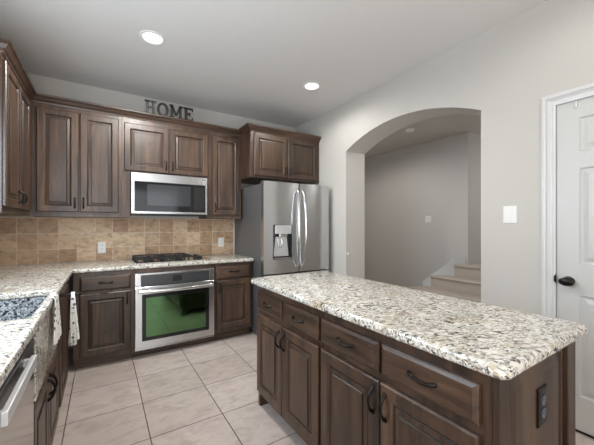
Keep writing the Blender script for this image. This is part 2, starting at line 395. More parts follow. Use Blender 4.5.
# stiles and rails, with the moulded panels set in them
xs = [0, 0.110, DW / 2 - 0.048, DW / 2 + 0.048, DW - 0.110, DW]; zs = [0.012, 0.22, 0.845, 1.035, 1.632, 1.735, 1.945, DZ - 0.006]
for i in range(5):
    for j in range(7):
        if i in (1, 3) and j in (1, 3, 5):
            a, b, c, d = xs[i], xs[i + 1], zs[j], zs[j + 1]
            ring = lambda e, y: (a + e, b - e, c + e, d - e, y)
            loft_rects(bm, [ring(0, 0), ring(0.008, 0.009), ring(0.018, 0.010), ring(0.044, 0.002)], False)
        else: quad(bm, (xs[i], 0, zs[j]), (xs[i + 1], 0, zs[j]), (xs[i + 1], 0, zs[j + 1]), (xs[i], 0, zs[j + 1]))
quad(bm, (0, 0, 0.012), (0, 0.012, 0.012), (0, 0.012, DZ - 0.006), (0, 0, DZ - 0.006))
bmesh.ops.remove_doubles(bm, verts=bm.verts[:], dist=1e-5)
struct('moulded_face', bm, M_door, dr)
bm = BM(); kx, kz = 0.062, 0.926
lathe(bm, [(0.0, 0), (0.030, -0.001), (0.031, -0.006), (0.012, -0.010), (0.011, -0.030), (0.024, -0.036), (0.033, -0.048), (0.033, -0.058), (0.024, -0.067), (0.0, -0.070)], 28, 'y', (kx, 0, kz))
for v in bm.verts:
    if v.co.y < -0.033: v.co.z = kz + (v.co.z - kz) * 0.78; v.co.x = kx + (v.co.x - kx) * 1.12
k = struct('door_knob', bm, M_bronze, dr, 40); k['label'] = 'dark bronze egg shaped knob'
bm = BM(); hx = 0.098
tube(bm, [(hx, 0.006, DZ - 0.013), (hx, -0.004, DZ - 0.013), (hx, -0.005, 2.022), (hx, -0.007, 2.010), (hx, -0.014, 2.004), (hx, -0.018, 2.010)], 0.004, 8)
tube(bm, [(hx + 0.014, -0.003, 2.036), (hx + 0.014, -0.004, 2.012), (hx, -0.006, 2.006)], 0.003, 8)
k = struct('hook', bm, M_plate, dr, 40)
bm = BM(); cw = 0.075
prof = [(0, 0.0), (0, 0.010), (0.014, 0.013), (0.017, 0.009), (0.030, 0.010), (0.042, 0.018), (0.045, 0.013), (0.050, 0.020), (0.066, 0.021), (0.070, 0.015), (cw, 0.015), (cw, 0.0)]
def casing(bm, path):
    """profile (away from the opening, out of the wall) along a path in the wall plane (y, z), mitred"""
    P = [Vector(p) for p in path]; rings = []
    for i, p in enumerate(P):
        ns = []
        for a, b in ((i - 1, i), (i, i + 1)):
            if a >= 0 and b < len(P): d = (P[b] - P[a]).normalized(); ns.append(Vector((-d.y, d.x)))
        n = ns[0] if len(ns) == 1 else (ns[0] + ns[1]) / (1 + ns[0].dot(ns[1]))
        rings.append([bm.verts.new((XR - t, p.x + n.x * o, p.y + n.y * o)) for o, t in prof])
    for a, b in zip(rings, rings[1:]):
        for j in range(len(prof)): bm.faces.new((a[j], a[(j + 1) % len(prof)], b[(j + 1) % len(prof)], b[j]))
    bm.faces.new(rings[0][::-1]); bm.faces.new(rings[-1])
casing(bm, [(DY0 + 0.004, 0), (DY0 + 0.004, DZ - 0.006), (DY1 - 0.004, DZ - 0.006), (DY1 - 0.004, 0)])
t1 = struct('trim_1', bm, M_white)
bm = BM(); box(bm, XR - 0.0165, XR - 0.002, DY1 - 0.0065, DY1 - 0.0045, 0.905, 0.965, 0.0006); tube(bm, [(XR - 0.016, DY1 - 0.003, 0.915), (XR - 0.019, DY1 - 0.003, 0.935), (XR - 0.016, DY1 - 0.003, 0.955)], 0.006, 10)
k = struct('strike_plate', bm, M_bronze, t1, 40); k['label'] = 'dark bronze strike plate'
bm = BM(); box(bm, XR - 0.006, XR + 0.055, DY0 + 0.003, DY1 - 0.003, 0.0, 0.006, 0.002); struct('trim_2', bm, M_dark)

# backsplash
bm = BM(); box(bm, XL + 0.011, 1.483, YB - 0.010, YB - 0.0005, CT + 0.001, 1.359); struct('wall_backsplash', bm, M_splash)
bm = BM(); box(bm, XL + 0.0005, XL + 0.010, 0.0, YB - 0.011, CT + 0.001, WZ0); box(bm, XL + 0.0005, XL + 0.010, WY1 + 0.02, YB - 0.011, WZ0, 1.359); struct('wall_backsplash_left', bm, M_splash_l)
bm = BM(); box(bm, 1.484, 1.524, YB - 0.014, YB - 0.0005, 0, 1.84, 0.004); struct('trim_3', bm, M_white)

# ------------------------------------------------------------------ cabinets
def pull(name, parent, x, z, vertical, y, L=0.098, m=None):
    """arched bronze bar pull"""
    bm = BM(); pts = []; rs = []
    for i in range(13):
        t = i / 12; s = (t - 0.5) * L; out = 0.004 + 0.024 * math.sin(PI * t) ** 0.7
        if i in (0, 12): out = 0.0
        pts.append((x, y - out, z + s) if vertical else (x + s, y - out, z + 0.004 * math.sin(2 * PI * t)))
        rs.append(0.0056 + 0.0030 * abs(2 * t - 1) ** 3)
    tube(bm, pts, rs, 10)
    for e in (-1, 1):
        px, pz = (x, z + e * L / 2) if vertical else (x + e * L / 2, z)
        bmesh.ops.create_uvsphere(bm, u_segments=10, v_segments=6, radius=0.008, matrix=Matrix.Translation((px, y - 0.003, pz)) @ Matrix.Diagonal((1, 0.5, 1.3 if vertical else 1, 1)))
    return obj(name, bm, m or M_bronze, parent, 50)
def panel_door(parent, x0, x1, z0, z1, handle=None, fw=0.058, name='door', L=0.098):
    bm = BM(); T = 0.021
    w = min(fw, (x1 - x0) * 0.24)
    R = lambda e, y: (x0 + e, x1 - e, z0 + e, z1 - e, y)
    loft_rects(bm, [R(0, -0.001), R(0, -T + 0.006), R(0.006, -T), (R(w - 0.006, -T)), R(w, -T + 0.004), R(w + 0.004, -T + 0.011), R(w + 0.008, -T + 0.012), R(w + 0.010, -T + 0.010), R(w + 0.028, -T + 0.006), R(w + 0.031, -T + 0.0065), R(w + 0.034, -T + 0.001)])
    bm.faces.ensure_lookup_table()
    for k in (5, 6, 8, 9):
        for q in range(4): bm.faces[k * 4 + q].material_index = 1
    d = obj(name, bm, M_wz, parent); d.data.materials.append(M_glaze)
    if handle: pull('handle', d, handle[0], handle[1], True, -T, L)
    return d
def drawer(parent, x0, x1, z0, z1):
    bm = BM(); T = 0.021
    R = lambda e, y: (x0 + e, x1 - e, z0 + e, z1 - e, y)
    loft_rects(bm, [R(0, -0.001), R(0, -T + 0.009), R(0.004, -T + 0.006), R(0.014, -T)])
    d = obj('drawer', bm, M_wx, parent)
    pull('handle', d, (x0 + x1) / 2, (z0 + z1) / 2 + 0.004, False, -T, 0.10)
    return d
def cabinet(label, loc, rz, w, d, z0, z1, opens, toe=0.0, cat='cabinet', name='base_cabinet', hollow=False, toe_in=0.06, group=None, sides=True):
    """local frame: x to the right seen from the front, y into the wall, front at y=0.  opens = bays (x0,x1,z0,z1)"""
    t = thing(name, label, cat, loc, rz, group)
    bm = BM(); e = 0.019; zb = z0 + toe
    box(bm, 0, e, 0.02, d, zb, z1); box(bm, w - e, w, 0.02, d, zb, z1)
    box(bm, e, w - e, 0.02, d, zb, zb + e)
    if not hollow: box(bm, e, w - e, 0.02, d, z1 - e, z1)
    box(bm, e, w - e, d - 0.006, d, zb + e, z1 - (0 if hollow else e))
    obj('carcass', bm, M_wz, t)
    bm = BM()                                       # face frame = the front with the bays cut out of it
    xs = sorted({0, w, *[o[0] for o in opens], *[o[1] for o in opens]}); zs = sorted({zb, z1, *[o[2] for o in opens], *[o[3] for o in opens]})
    cells = {}
    for i in range(len(xs) - 1):
        for j in range(len(zs) - 1):
            cx, cz = (xs[i] + xs[i + 1]) / 2, (zs[j] + zs[j + 1]) / 2
            if not any(o[0] < cx < o[1] and o[2] < cz < o[3] for o in opens):
                quad(bm, (xs[i], 0, zs[j]), (xs[i + 1], 0, zs[j]), (xs[i + 1], 0, zs[j + 1]), (xs[i], 0, zs[j + 1]))
    bmesh.ops.remove_doubles(bm, verts=bm.verts[:], dist=1e-5)
    r = bmesh.ops.extrude_face_region(bm, geom=bm.faces[:])
    bmesh.ops.translate(bm, vec=(0, 0.02, 0), verts=[v for v in r['geom'] if isinstance(v, bmesh.types.BMVert)])
    obj('face_frame', bm, M_wz, t)
    if toe > 0:
        bm = BM(); box(bm, 0.0, w, toe_in, toe_in + 0.016, z0, zb - 0.0005); obj('toe_kick', bm, M_wx, t)
    return t
DT = 0.021

# --- wall cabinets
UY, UZ0, UZ1 = 3.57, 1.360, 2.400
def wall_cab(label, x0, x1, z0, doors, y=UY, z1=UZ1):
    ops = [(a - x0 + 0.012, b - x0 - 0.012, c + 0.012, d - 0.012) for a, b, c, d, _ in doors]
    t = cabinet(label, (x0, y, 0), 0, x1 - x0, YB - 0.003 - y, z0, z1, ops, name='wall_cabinet')
    for a, b, c, d, hs in doors:
        hx = (a - x0 + 0.028) if hs == 'l' else (b - x0 - 0.028)
        panel_door(t, a - x0, b - x0, c, d, (hx, c + 0.085), L=0.09)
    return t
wall_cab('tall two-door dark alder wall cabinet between the corner and the microwave', -0.540, 0.166, UZ0, [(-0.500, -0.192, 1.406, 2.350, 'r'), (-0.180, 0.138, 1.406, 2.350, 'l')])
mwc = wall_cab('short two-door dark alder wall cabinet above the microwave', 0.168, 1.078, 1.826, [(0.188, 0.612, 1.842, 2.332, 'r'), (0.622, 1.046, 1.842, 2.332, 'l')])
for a, b in ((0.168, 0.2435), (1.0205, 1.078)):
    bm = BM(); box(bm, a - 0.168, b - 0.168, 0.0, 0.30, UZ0, 1.8255); obj('filler_panel', bm, M_wz, mwc)
wall_cab('narrow single-door dark alder wall cabinet between microwave and refrigerator', 1.080, 1.460, UZ0, [(1.098, 1.432, 1.402, 2.340, 'l')])
wall_cab('deep two-door dark alder wall cabinet above the refrigerator', 1.466, 2.472, 1.850, [(1.512, 1.966, 1.872, 2.375, 'r'), (1.976, 2.434, 1.872, 2.375, 'l')], 3.30, 2.42)
# left wall cabinet (faces +X)
LX = -0.545
t = cabinet('two-door dark alder wall cabinet on the left wall beside the corner', (LX, 2.660, 0), PI / 2, 0.902, -XL + LX - 0.003, UZ0, UZ1, [(0.03, 0.42, 1.42, 2.34), (0.44, 0.79, 1.42, 2.34)], name='wall_cabinet')
panel_door(t, 0.014, 0.420, 1.406, 2.350, (0.366, 1.49), L=0.085); panel_door(t, 0.430, 0.806, 1.406, 2.350, (0.470, 1.49), L=0.085)
# small filler of the blind corner
crown = [(0, 0), (0.006, 0), (0.010, 0.014), (0.022, 0.024), (0.036, 0.046), (0.044, 0.054), (0.050, 0.056), (0.052, 0.072), (0, 0.072)]
def crown_run(label, path, z):
    bm = BM(); sweep(bm, path, [(o, z + q) for o, q in crown]); return tag(obj('crown_moulding', bm, M_wx), label, 'moulding')
crown_run('long dark crown moulding along the wall cabinets from left wall to refrigerator', [(XL + 0.003, 2.6595), (LX + 0.0005, 2.6595), (LX + 0.0005, UY - 0.0005), (1.462, UY - 0.0005)], 2.386)
crown_run('short dark crown moulding around the deep cabinet above the refrigerator', [(1.4655, 3.515), (1.4655, 3.2995), (2.474, 3.2995)], 2.394)

# --- base cabinets
BY = 3.265; BD = YB - 0.003 - BY; TOE = 0.095; CZ = CTB - 0.0015
X0 = -0.212
t = cabinet('dark alder base cabinet with one drawer and door left of the oven', (X0, BY, 0), 0, 0.446, BD, 0, CZ, [(0.06, 0.42, 0.70, 0.81), (0.06, 0.42, 0.13, 0.65)], TOE)
drawer(t, 0.045, 0.436, 0.692, 0.822); panel_door(t, 0.045, 0.436, 0.118, 0.668, (0.408, 0.598))
ov = cabinet('dark alder oven cabinet holding the wall oven under the cooktop', (0.236, BY, 0), 0, 0.804, BD, 0, CZ, [(0.022, 0.782, 0.085, 0.820)], 0.06, hollow=True)
t = cabinet('dark alder base cabinet with one drawer and door right of the oven', (1.042, BY, 0), 0, 0.426, BD, 0, CZ, [(0.02, 0.38, 0.70, 0.81), (0.02, 0.38, 0.16, 0.65)], TOE)
drawer(t, 0.008, 0.398, 0.692, 0.826); panel_door(t, 0.008, 0.398, 0.142, 0.670, (0.036, 0.598))

# left run (faces +X)
FX = -0.243; FD = -XL + FX - 0.003
t = cabinet('dark alder corner base cabinet behind the towel bar', (FX, 2.345, 0), PI / 2, 0.919, FD, 0, CZ, [], TOE)
panel_door(t, 0.10, 0.55, 0.118, 0.835, None)
t = cabinet('dark alder two-door sink cabinet under the granite apron sink', (FX, 1.512, 0), PI / 2, 0.831, FD, 0, 0.562, [(0.06, 0.77, 0.12, 0.54)], TOE, hollow=True)
panel_door(t, 0.03, 0.400, 0.118, 0.555, (0.372, 0.48)); panel_door(t, 0.408, 0.80, 0.118, 0.555, (0.436, 0.48))
t = cabinet('dark alder base cabinet at the near end of the left worktop', (FX, 0.2, 0), PI / 2, 0.698, FD, 0, CZ, [(0.03, 0.66, 0.70, 0.81), (0.03, 0.66, 0.13, 0.65)], TOE)
drawer(t, 0.02, 0.68, 0.692, 0.822); panel_door(t, 0.02, 0.68, 0.118, 0.668, (0.05, 0.598))

# dishwasher
t = thing('dishwasher', 'stainless steel dishwasher with flat bar handle at the lower left', 'dishwasher', (FX, 0.901, 0), PI / 2)
bm = BM(); box(bm, 0, 0.608, 0.004, FD, 0.10, CZ); obj('tub', bm, M_dgrey, t)
bm = BM(); box(bm, 0.002, 0.606, -0.024, 0.003, 0.10, 0.775, 0.003); obj('door', bm, mat('dishwasher_steel', (0.56, 0.55, 0.54, 1), 0.13, 1.0), t)
bm = BM(); box(bm, 0.002, 0.606, -0.024, 0.003, 0.778, CZ - 0.012, 0.003); obj('control_panel', bm, M_dgrey, t)
bm = BM(); box(bm, 0.075, 0.455, -0.055, -0.039, 0.800, 0.836, 0.003)
box(bm, 0.085, 0.105, -0.041, -0.023, 0.81, 0.83); box(bm, 0.425, 0.445, -0.041, -0.023, 0.81, 0.83); obj('handle', bm, M_satin, t)
bm = BM(); box(bm, 0.002, 0.606, 0.05, 0.066, 0, 0.098); obj('toe_kick', bm, M_black, t)

# --- worktops
def slab(name, label, xs, ys, keep, z0, z1, bev, seg=3, round_corner=None):
    bm = BM(); V = {}
    def vv(i, j):
        if (i, j) not in V: V[i, j] = bm.verts.new((xs[i], ys[j], z0))
        return V[i, j]
    for i in range(len(xs) - 1):
        for j in range(len(ys) - 1):
            if keep((xs[i] + xs[i + 1]) / 2, (ys[j] + ys[j + 1]) / 2): bm.faces.new((vv(i, j), vv(i + 1, j), vv(i + 1, j + 1), vv(i, j + 1)))
    r = bmesh.ops.extrude_face_region(bm, geom=bm.faces[:])
    bmesh.ops.translate(bm, vec=(0, 0, z1 - z0), verts=[v for v in r['geom'] if isinstance(v, bmesh.types.BMVert)])
    bmesh.ops.recalc_face_normals(bm, faces=bm.faces[:])
    bmesh.ops.dissolve_limit(bm, angle_limit=0.01, verts=bm.verts[:], edges=bm.edges[:])
    if round_corner:
        ve = [e for e in bm.edges if abs(e.verts[0].co.z - e.verts[1].co.z) > 0.01 and round_corner(e.verts[0].co)]
        if ve: bmesh.ops.bevel(bm, geom=ve, offset=0.035, segments=5, profile=0.5, affect='EDGES')
    es = [e for e in bm.edges if len(e.link_faces) == 2 and e.calc_face_angle() > 1.0 and abs(e.verts[0].co.z - e.verts[1].co.z) < 1e-4]
    bmesh.ops.bevel(bm, geom=es, offset=bev, segments=seg, profile=0.5, affect='EDGES', clamp_overlap=True)
    return tag(obj(name, bm, M_granite, None, 35), label, 'worktop')
CEX, CEY = -0.215, 3.234
SX0, SX1, SY0, SY1 = -0.72, -0.252, 1.640, 2.285
slab('worktop', 'L-shaped cream speckled granite worktop along back and left walls', [XL + 0.002, SX0, SX1, CEX, 1.475], [0.2, SY0, SY1, CEY, YB - 0.012],
     lambda x, y: (x < CEX or y > CEY) and not (SX0 < x < SX1 and SY0 < y < SY1), CTB, CT, 0.010)
slab('worktop', 'large cream speckled granite worktop of the kitchen island', [0.888, 1.569], [0.372, 2.015], lambda x, y: True, CTB, CT, 0.013, 4, lambda c: True)

# --- apron sink (same stone)
s = thing('apron_sink', 'speckled granite apron-front sink set in the left worktop', 'sink', ((SX0 + SX1) / 2, (SY0 + SY1) / 2, 0.566))
ox, oy = (SX0 + SX1) / 2, (SY0 + SY1) / 2
bm = BM(); hx_, hy_ = (SX1 - SX0) / 2 - 0.006, (SY1 - SY0) / 2 + 0.004; zt, zf, wt_ = CTB - 0.0015 - 0.566, 0.09, 0.014
o4 = lambda e, z: [bm.verts.new(p) for p in ((-hx_ - e, -hy_ - e, z), (hx_ + e, -hy_ - e, z), (hx_ + e, hy_ + e, z), (-hx_ - e, hy_ + e, z))]
L4 = [o4(wt_, 0.002), o4(wt_, zt), o4(0, zt), o4(-0.01, zf)]
for a, b in zip(L4, L4[1:]):
    for k in range(4): bm.faces.new((a[k], a[(k + 1) % 4], b[(k + 1) % 4], b[k]))
bm.faces.new(L4[-1]); bm.faces.new(L4[0][::-1])
obj('basin', bm, granite('dark_basin_granite', True), s)['label'] = 'blue grey speckled basin'
bm = BM(); box(bm, FX - ox + 0.001, -0.226 - ox, 1.600 - oy, 2.325 - oy, 0.0, zt, 0.003); obj('apron', bm, M_granite, s)
bm = BM(); lathe(bm, [(0, 0.0915), (0.020, 0.0915), (0.030, 0.093), (0.042, 0.094), (0.043, 0.0905)], 24); obj('drain', bm, M_chrome, s, 40)

# --- wall oven
OX0, OX1 = 0.259, 1.017; OW = OX1 - OX0
t = thing('wall_oven', 'stainless steel wall oven with green tinted window under the cooktop', 'oven', (OX0, BY, 0))
bm = BM(); box(bm, 0.004, OW - 0.004, -0.001, 0.55, 0.088, 0.816); obj('housing', bm, M_dgrey, t)
bm = BM()                                                        # steel surround
box(bm, 0, 0.052, -0.028, -0.002, 0.694, 0.818, 0.003); box(bm, OW - 0.052, OW, -0.028, -0.002, 0.694, 0.818, 0.003); box(bm, 0.052, OW - 0.052, -0.028, -0.002, 0.798, 0.818, 0.003)
obj('control_surround', bm, M_steel, t)
bm = BM(); box(bm, 0.052, OW - 0.052, -0.026, -0.002, 0.698, 0.798, 0.002); cp = obj('control_panel', bm, M_dgrey, t)
bm = BM(); box(bm, 0.335, 0.425, -0.029, -0.026, 0.718, 0.778, 0.001); obj('display', bm, M_black, cp)
bm = BM()
for i, x in enumerate((0.535, 0.56, 0.585, 0.61)): box(bm, x, x + 0.008, -0.0275, -0.026, 0.742, 0.750)
obj('key_marks', bm, M_steel, cp)
bm = BM(); bx0, bx1, bz0, bz1 = 0.058, OW - 0.058, 0.170, 0.618
R = lambda a, b, c, d, y: (a, b, c, d, y)
loft_rects(bm, [R(0, OW, 0.105, 0.688, -0.002), R(0, OW, 0.105, 0.688, -0.034), R(0.004, OW - 0.004, 0.109, 0.684, -0.038), R(bx0, bx1, bz0, bz1, -0.038), R(bx0 + 0.002, bx1 - 0.002, bz0 + 0.002, bz1 - 0.002, -0.034)])
dd = obj('door', bm, M_steel, t)
bm = BM(); box(bm, bx0 + 0.003, bx1 - 0.003, -0.0385, -0.0342, bz0 + 0.003, bz1 - 0.003, 0.001); obj('dark_border', bm, M_bglass, dd)
bm = BM(); box(bm, bx0 + 0.036, bx1 - 0.036, -0.0402, -0.0388, bz0 + 0.036, bz1 - 0.036, 0.0005); obj('window', bm, M_oglass, dd)
bm = BM()
pts = [(0.03 + (OW - 0.06) * i / 20, -0.082 - 0.016 * math.sin(PI * i / 20), 0.652 - 0.004 * math.sin(PI * i / 20)) for i in range(21)]
tube(bm, pts, 0.013, 14)
for v in bm.verts: v.co.z = 0.65 + (v.co.z - 0.65) * 1.35
box(bm, 0.035, 0.06, -0.085, -0.037, 0.642, 0.66, 0.003); box(bm, OW - 0.06, OW - 0.035, -0.085, -0.037, 0.642, 0.66, 0.003)
obj('handle', bm, M_chrome, dd, 40)
bm = BM(); box(bm, 0.002, OW - 0.002, -0.020, -0.002, 0.088, 0.103, 0.002); box(bm, 0.0, OW, -0.030, -0.020, 0.086, 0.092, 0.001); obj('bottom_vent', bm, M_steel, t)

# --- cooktop
CX0, CX1, CY0, CY1 = 0.265, 1.010, 3.300, 3.800
t = thing('gas_cooktop', 'stainless gas cooktop with black grates set on the back worktop', 'cooktop', (0, 0, CT))
bm = BM(); loft = [(CX0, CX1, CY0, CY1)]
box(bm, CX0, CX1, CY0, CY1, 0.0005, 0.010, 0.004); obj('tray', bm, M_chrome, t)
burn = [(0.40, 3.42, 0.040), (0.40, 3.68, 0.034), (0.69, 3.42, 0.034), (0.69, 3.68, 0.046)]
for x, y, r in burn:
    bm = BM(); lathe(bm, [(r + 0.012, 0.0098), (r + 0.010, 0.016), (r, 0.018), (r * 0.95, 0.026), (r * 0.6, 0.029), (0, 0.029)], 24, 'z', (x, y, 0)); obj('burner', bm, M_iron, t, 40)
for gx0, gx1 in ((0.285, 0.535), (0.555, 0.825)):
    bm = BM(); z = 0.046; r = 0.0065; y0, y1 = 3.32, 3.78
    def bar(a, b): tube(bm, [a, b], r, 8)
    for x in (gx0, gx1): bar((x, y0, z), (x, y1, z))
    for y in (y0, (y0 + y1) / 2, y1): bar((gx0, y, z), (gx1, y, z))
    cx = (gx0 + gx1) / 2
    for y in (3.42, 3.68):
        for dx, dy in ((1, 0), (-1, 0), (0, 1), (0, -1)):
            e = ((gx1 - gx0) / 2) if dx else 0.115
            bar((cx + dx * 0.025, y + dy * 0.025, z + 0.004), (cx + dx * e, y + dy * e, z + 0.001))
    for x in (gx0, gx1):
        for y in (y0, (y0 + y1) / 2, y1): tube(bm, [(x, y, 0.0098), (x, y, z + 0.004)], [0.010, 0.007], 8)
    obj('grate', bm, M_iron, t, 40)
for y in (3.36, 3.445, 3.53, 3.615):
    bm = BM(); lathe(bm, [(0.022, 0.0098), (0.022, 0.014), (0.018, 0.016), (0.016, 0.038), (0.013, 0.042), (0, 0.042)], 20, 'z', (0.905, y, 0))
    box(bm, 0.901, 0.909, y - 0.017, y + 0.017, 0.036, 0.046, 0.002); obj('knob', bm, M_iron, t, 40)

# --- microwave
MX0, MX1 = 0.246, 1.018; MW = MX1 - MX0; MZ0, MZ1 = 1.387, 1.822
t = thing('microwave', 'stainless over-range microwave with black glass front below the short wall cabinet', 'microwave', (MX0, 3.515, MZ0))
MH = MZ1 - MZ0
bm = BM(); box(bm, 0.002, MW - 0.002, 0.002, YB - 0.012 - 3.515, 0.0, MH, 0.003); obj('housing', bm, M_black, t)
bm = BM()
loft_rects(bm, [(0, MW, 0.012, MH, 0.001), (0, MW, 0.012, MH, -0.018), (0.003, MW - 0.003, 0.015, MH - 0.003, -0.021), (0.028, MW - 0.024, 0.036, MH - 0.088, -0.021), (0.030, MW - 0.026, 0.038, MH - 0.090, -0.016)])
fr = obj('front_frame', bm, M_steel, t)
bm = BM(); box(bm, 0.0305, MW - 0.0265, -0.0195, -0.0162, 0.0385, MH - 0.0905, 0.001); gl = obj('glass_door', bm, M_bglass, t)
bm = BM(); box(bm, 0.15, 0.585, -0.0205, -0.0196, 0.100, MH - 0.115, 0.0004); obj('window', bm, mat('microwave_window', srgb(48, 50, 52), 0.12, 0.0, Specular_IOR_Level=0.7), gl)
bm = BM(); box(bm, 0.620, 0.735, -0.0205, -0.0196, 0.060, MH - 0.115, 0.0004); obj('keypad', bm, M_black, gl)
bm = BM(); box(bm, 0.03, MW - 0.03, 0.02, 0.06, -0.006, -0.0002, 0.002); obj('vent_grille', bm, M_dgrey, t)

# --- refrigerator
GX0, GX1, GY = 1.490, 2.402, 3.0; GW = GX1 - GX0
t = thing('refrigerator', 'stainless french-door refrigerator with ice dispenser at the back right corner', 'refrigerator', (GX0, GY, 0))
bm = BM(); box(bm, 0.002, GW - 0.002, 0.075, YB - 0.03 - GY, 0.03, 1.745, 0.006); box(bm, 0.03, GW - 0.03, 0.11, 0.8, 0.0, 0.03); obj('case', bm, M_fridge_side, t)
def curved_door(x0, x1, z0, z1, bulge, hole=None):
    bm = BM(); n = 10; cols = []
    def yf(x): u = (2 * (x - x0) / (x1 - x0) - 1); return -bulge * (1 - u * u) - 0.0
    xs = sorted(set([x0 + (x1 - x0) * i / n for i in range(n + 1)] + ([hole[0], hole[1]] if hole else [])))
    zs = [z0] + ([hole[2], hole[3]] if hole else []) + [z1]
    V = {}
    def v(x, y, z):
        k = (round(x, 5), round(y, 5), round(z, 5))
        if k not in V: V[k] = bm.verts.new((x, y, z))
        return V[k]
    for i in range(len(xs) - 1):
        a, b = xs[i], xs[i + 1]
        for j in range(len(zs) - 1):
            c, d = zs[j], zs[j + 1]
            if hole and hole[0] - 1e-6 <= a and b <= hole[1] + 1e-6 and abs(c - hole[2]) < 1e-6: continue
            bm.faces.new((v(a, yf(a), c), v(b, yf(b), c), v(b, yf(b), d), v(a, yf(a), d)))
        bm.faces.new((v(a, yf(a), z0), v(b, yf(b), z0), v(b, 0.068, z0), v(a, 0.068, z0)))
        bm.faces.new((v(a, yf(a), z1), v(b, yf(b), z1), v(b, 0.068, z1), v(a, 0.068, z1)))
    for x in (x0, x1):
        bm.faces.new([v(x, yf(x), q) for q in zs] + [v(x, 0.068, z1), v(x, 0.068, z0)])
    return bm, yf
zd0, zd1 = 0.735, 1.770
hole = (0.112, 0.372, 0.893, 1.285)
bm, yf = curved_door(0.0, 0.460, zd0, zd1, 0.012, hole); dl = obj('left_door', bm, M_steel, t, 30)
bm, _ = curved_door(0.470, GW, zd0, zd1, 0.012); drr = obj('right_door', bm, M_steel, t, 30)
bm, _ = curved_door(0.0, GW, 0.055, 0.722, 0.014); fz = obj('freezer_drawer', bm, M_steel, t, 30)
bm = BM(); a, b, c, d = hole                                         # dispenser pocket
loft_rects(bm, [(a, b, c, d, -0.011), (a + 0.004, b - 0.004, c + 0.004, d - 0.004, -0.013), (a + 0.010, b - 0.010, c + 0.012, d - 0.006, -0.010), (a + 0.014, b - 0.014, c + 0.03, d - 0.006, 0.060)], False)
dp = obj('dispenser_pocket', bm, M_dgrey, dl)
bm = BM(); box(bm, a + 0.026, b - 0.022, -0.018, 0.02, 1.180, d - 0.008, 0.004); obj('dispenser_panel', bm, M_satin, dp)
bm = BM(); box(bm, a + 0.085, b - 0.075, -0.012, 0.03, 1.150, 1.179, 0.004); obj('spout', bm, M_chrome, dp)
bm = BM(); prism(bm, [(a + 0.016, c + 0.034), (b - 0.045, c + 0.034), (b - 0.070, 1.148), (a + 0.045, 1.148)], 0.012, 0.030); obj('paddle_plate', bm, M_satin, dp)
bm = BM()
tube(bm, [(a + 0.075, 0.012, 1.12), (a + 0.072, 0.002, 1.06), (a + 0.085, -0.002, 1.03), (a + 0.115, -0.002, 1.03), (a + 0.128, 0.002, 1.06), (a + 0.125, 0.012, 1.12)], 0.006, 8); obj('ice_paddle', bm, M_chrome, dp, 50)
bm = BM(); box(bm, a + 0.012, b - 0.012, -0.016, 0.055, c + 0.006, c + 0.018, 0.003); obj('drip_tray', bm, M_chrome, dp)
def fridge_handle(x, sgn, par):
    bm = BM(); pts = []
    for i in range(25):
        q = i / 24; s = math.sin(PI * q)
        pts.append((x + sgn * 0.016 * (1 - s ** 0.9), -0.014 - 0.062 * s ** 0.45 if 0 < i < 24 else -0.008, 0.80 + 0.885 * q))
    tube(bm, pts, [0.009 + 0.003 * math.sin(PI * i / 24) for i in range(25)], 12); return obj('handle', bm, M_chrome, par, 50)
fridge_handle(0.416, 1, dl); fridge_handle(0.516, -1, drr)
bm = BM(); tube(bm, [(0.10 + (GW - 0.2) * i / 16, -0.012 - 0.058 * math.sin(PI * i / 16) ** 0.4, 0.655) for i in range(17)], 0.014, 12); obj('handle', bm, M_chrome, fz, 50)
for x in (0.03, GW - 0.09):
    bm = BM(); box(bm, x, x + 0.06, 0.03, 0.12, 1.7455, 1.775, 0.004); obj('hinge_cover', bm, M_dgrey, t)

# --- island cabinets
IX, IY = 0.940, 1.975
def island_cab(label, y, w, a, b, c, d, hollow=False):
    t = cabinet(label, (IX, y, 0), -PI / 2, w, 0.60, 0, CZ, [(a + .01, b - .01, 0.70, 0.80), (c + .01, d - .01, 0.70, 0.80), (a + .01, d - .01, 0.13, 0.65)], 0.085, name='island_cabinet', toe_in=0.075)
    drawer(t, a, b, 0.690, 0.812); drawer(t, c, d, 0.690, 0.812)
    panel_door(t, a, (b + c) / 2 - 0.003, 0.112, 0.660, ((b + c) / 2 - 0.032, 0.575)); panel_door(t, (b + c) / 2 + 0.003, d, 0.112, 0.660, ((b + c) / 2 + 0.032, 0.575))
    return t
ic1 = island_cab('dark alder island cabinet at the end nearest the refrigerator', IY, 0.749, 0.015, 0.362, 0.376, 0.735)
bm = BM(); box(bm, 0, 0.028, 0.0, 0.075, 0, 0.0845); obj('foot', bm, M_wz, ic1)
ic2 = island_cab('dark alder island cabinet at the near end with bronze outlet', IY - 0.750, 0.795, 0.008, 0.384, 0.398, 0.764)
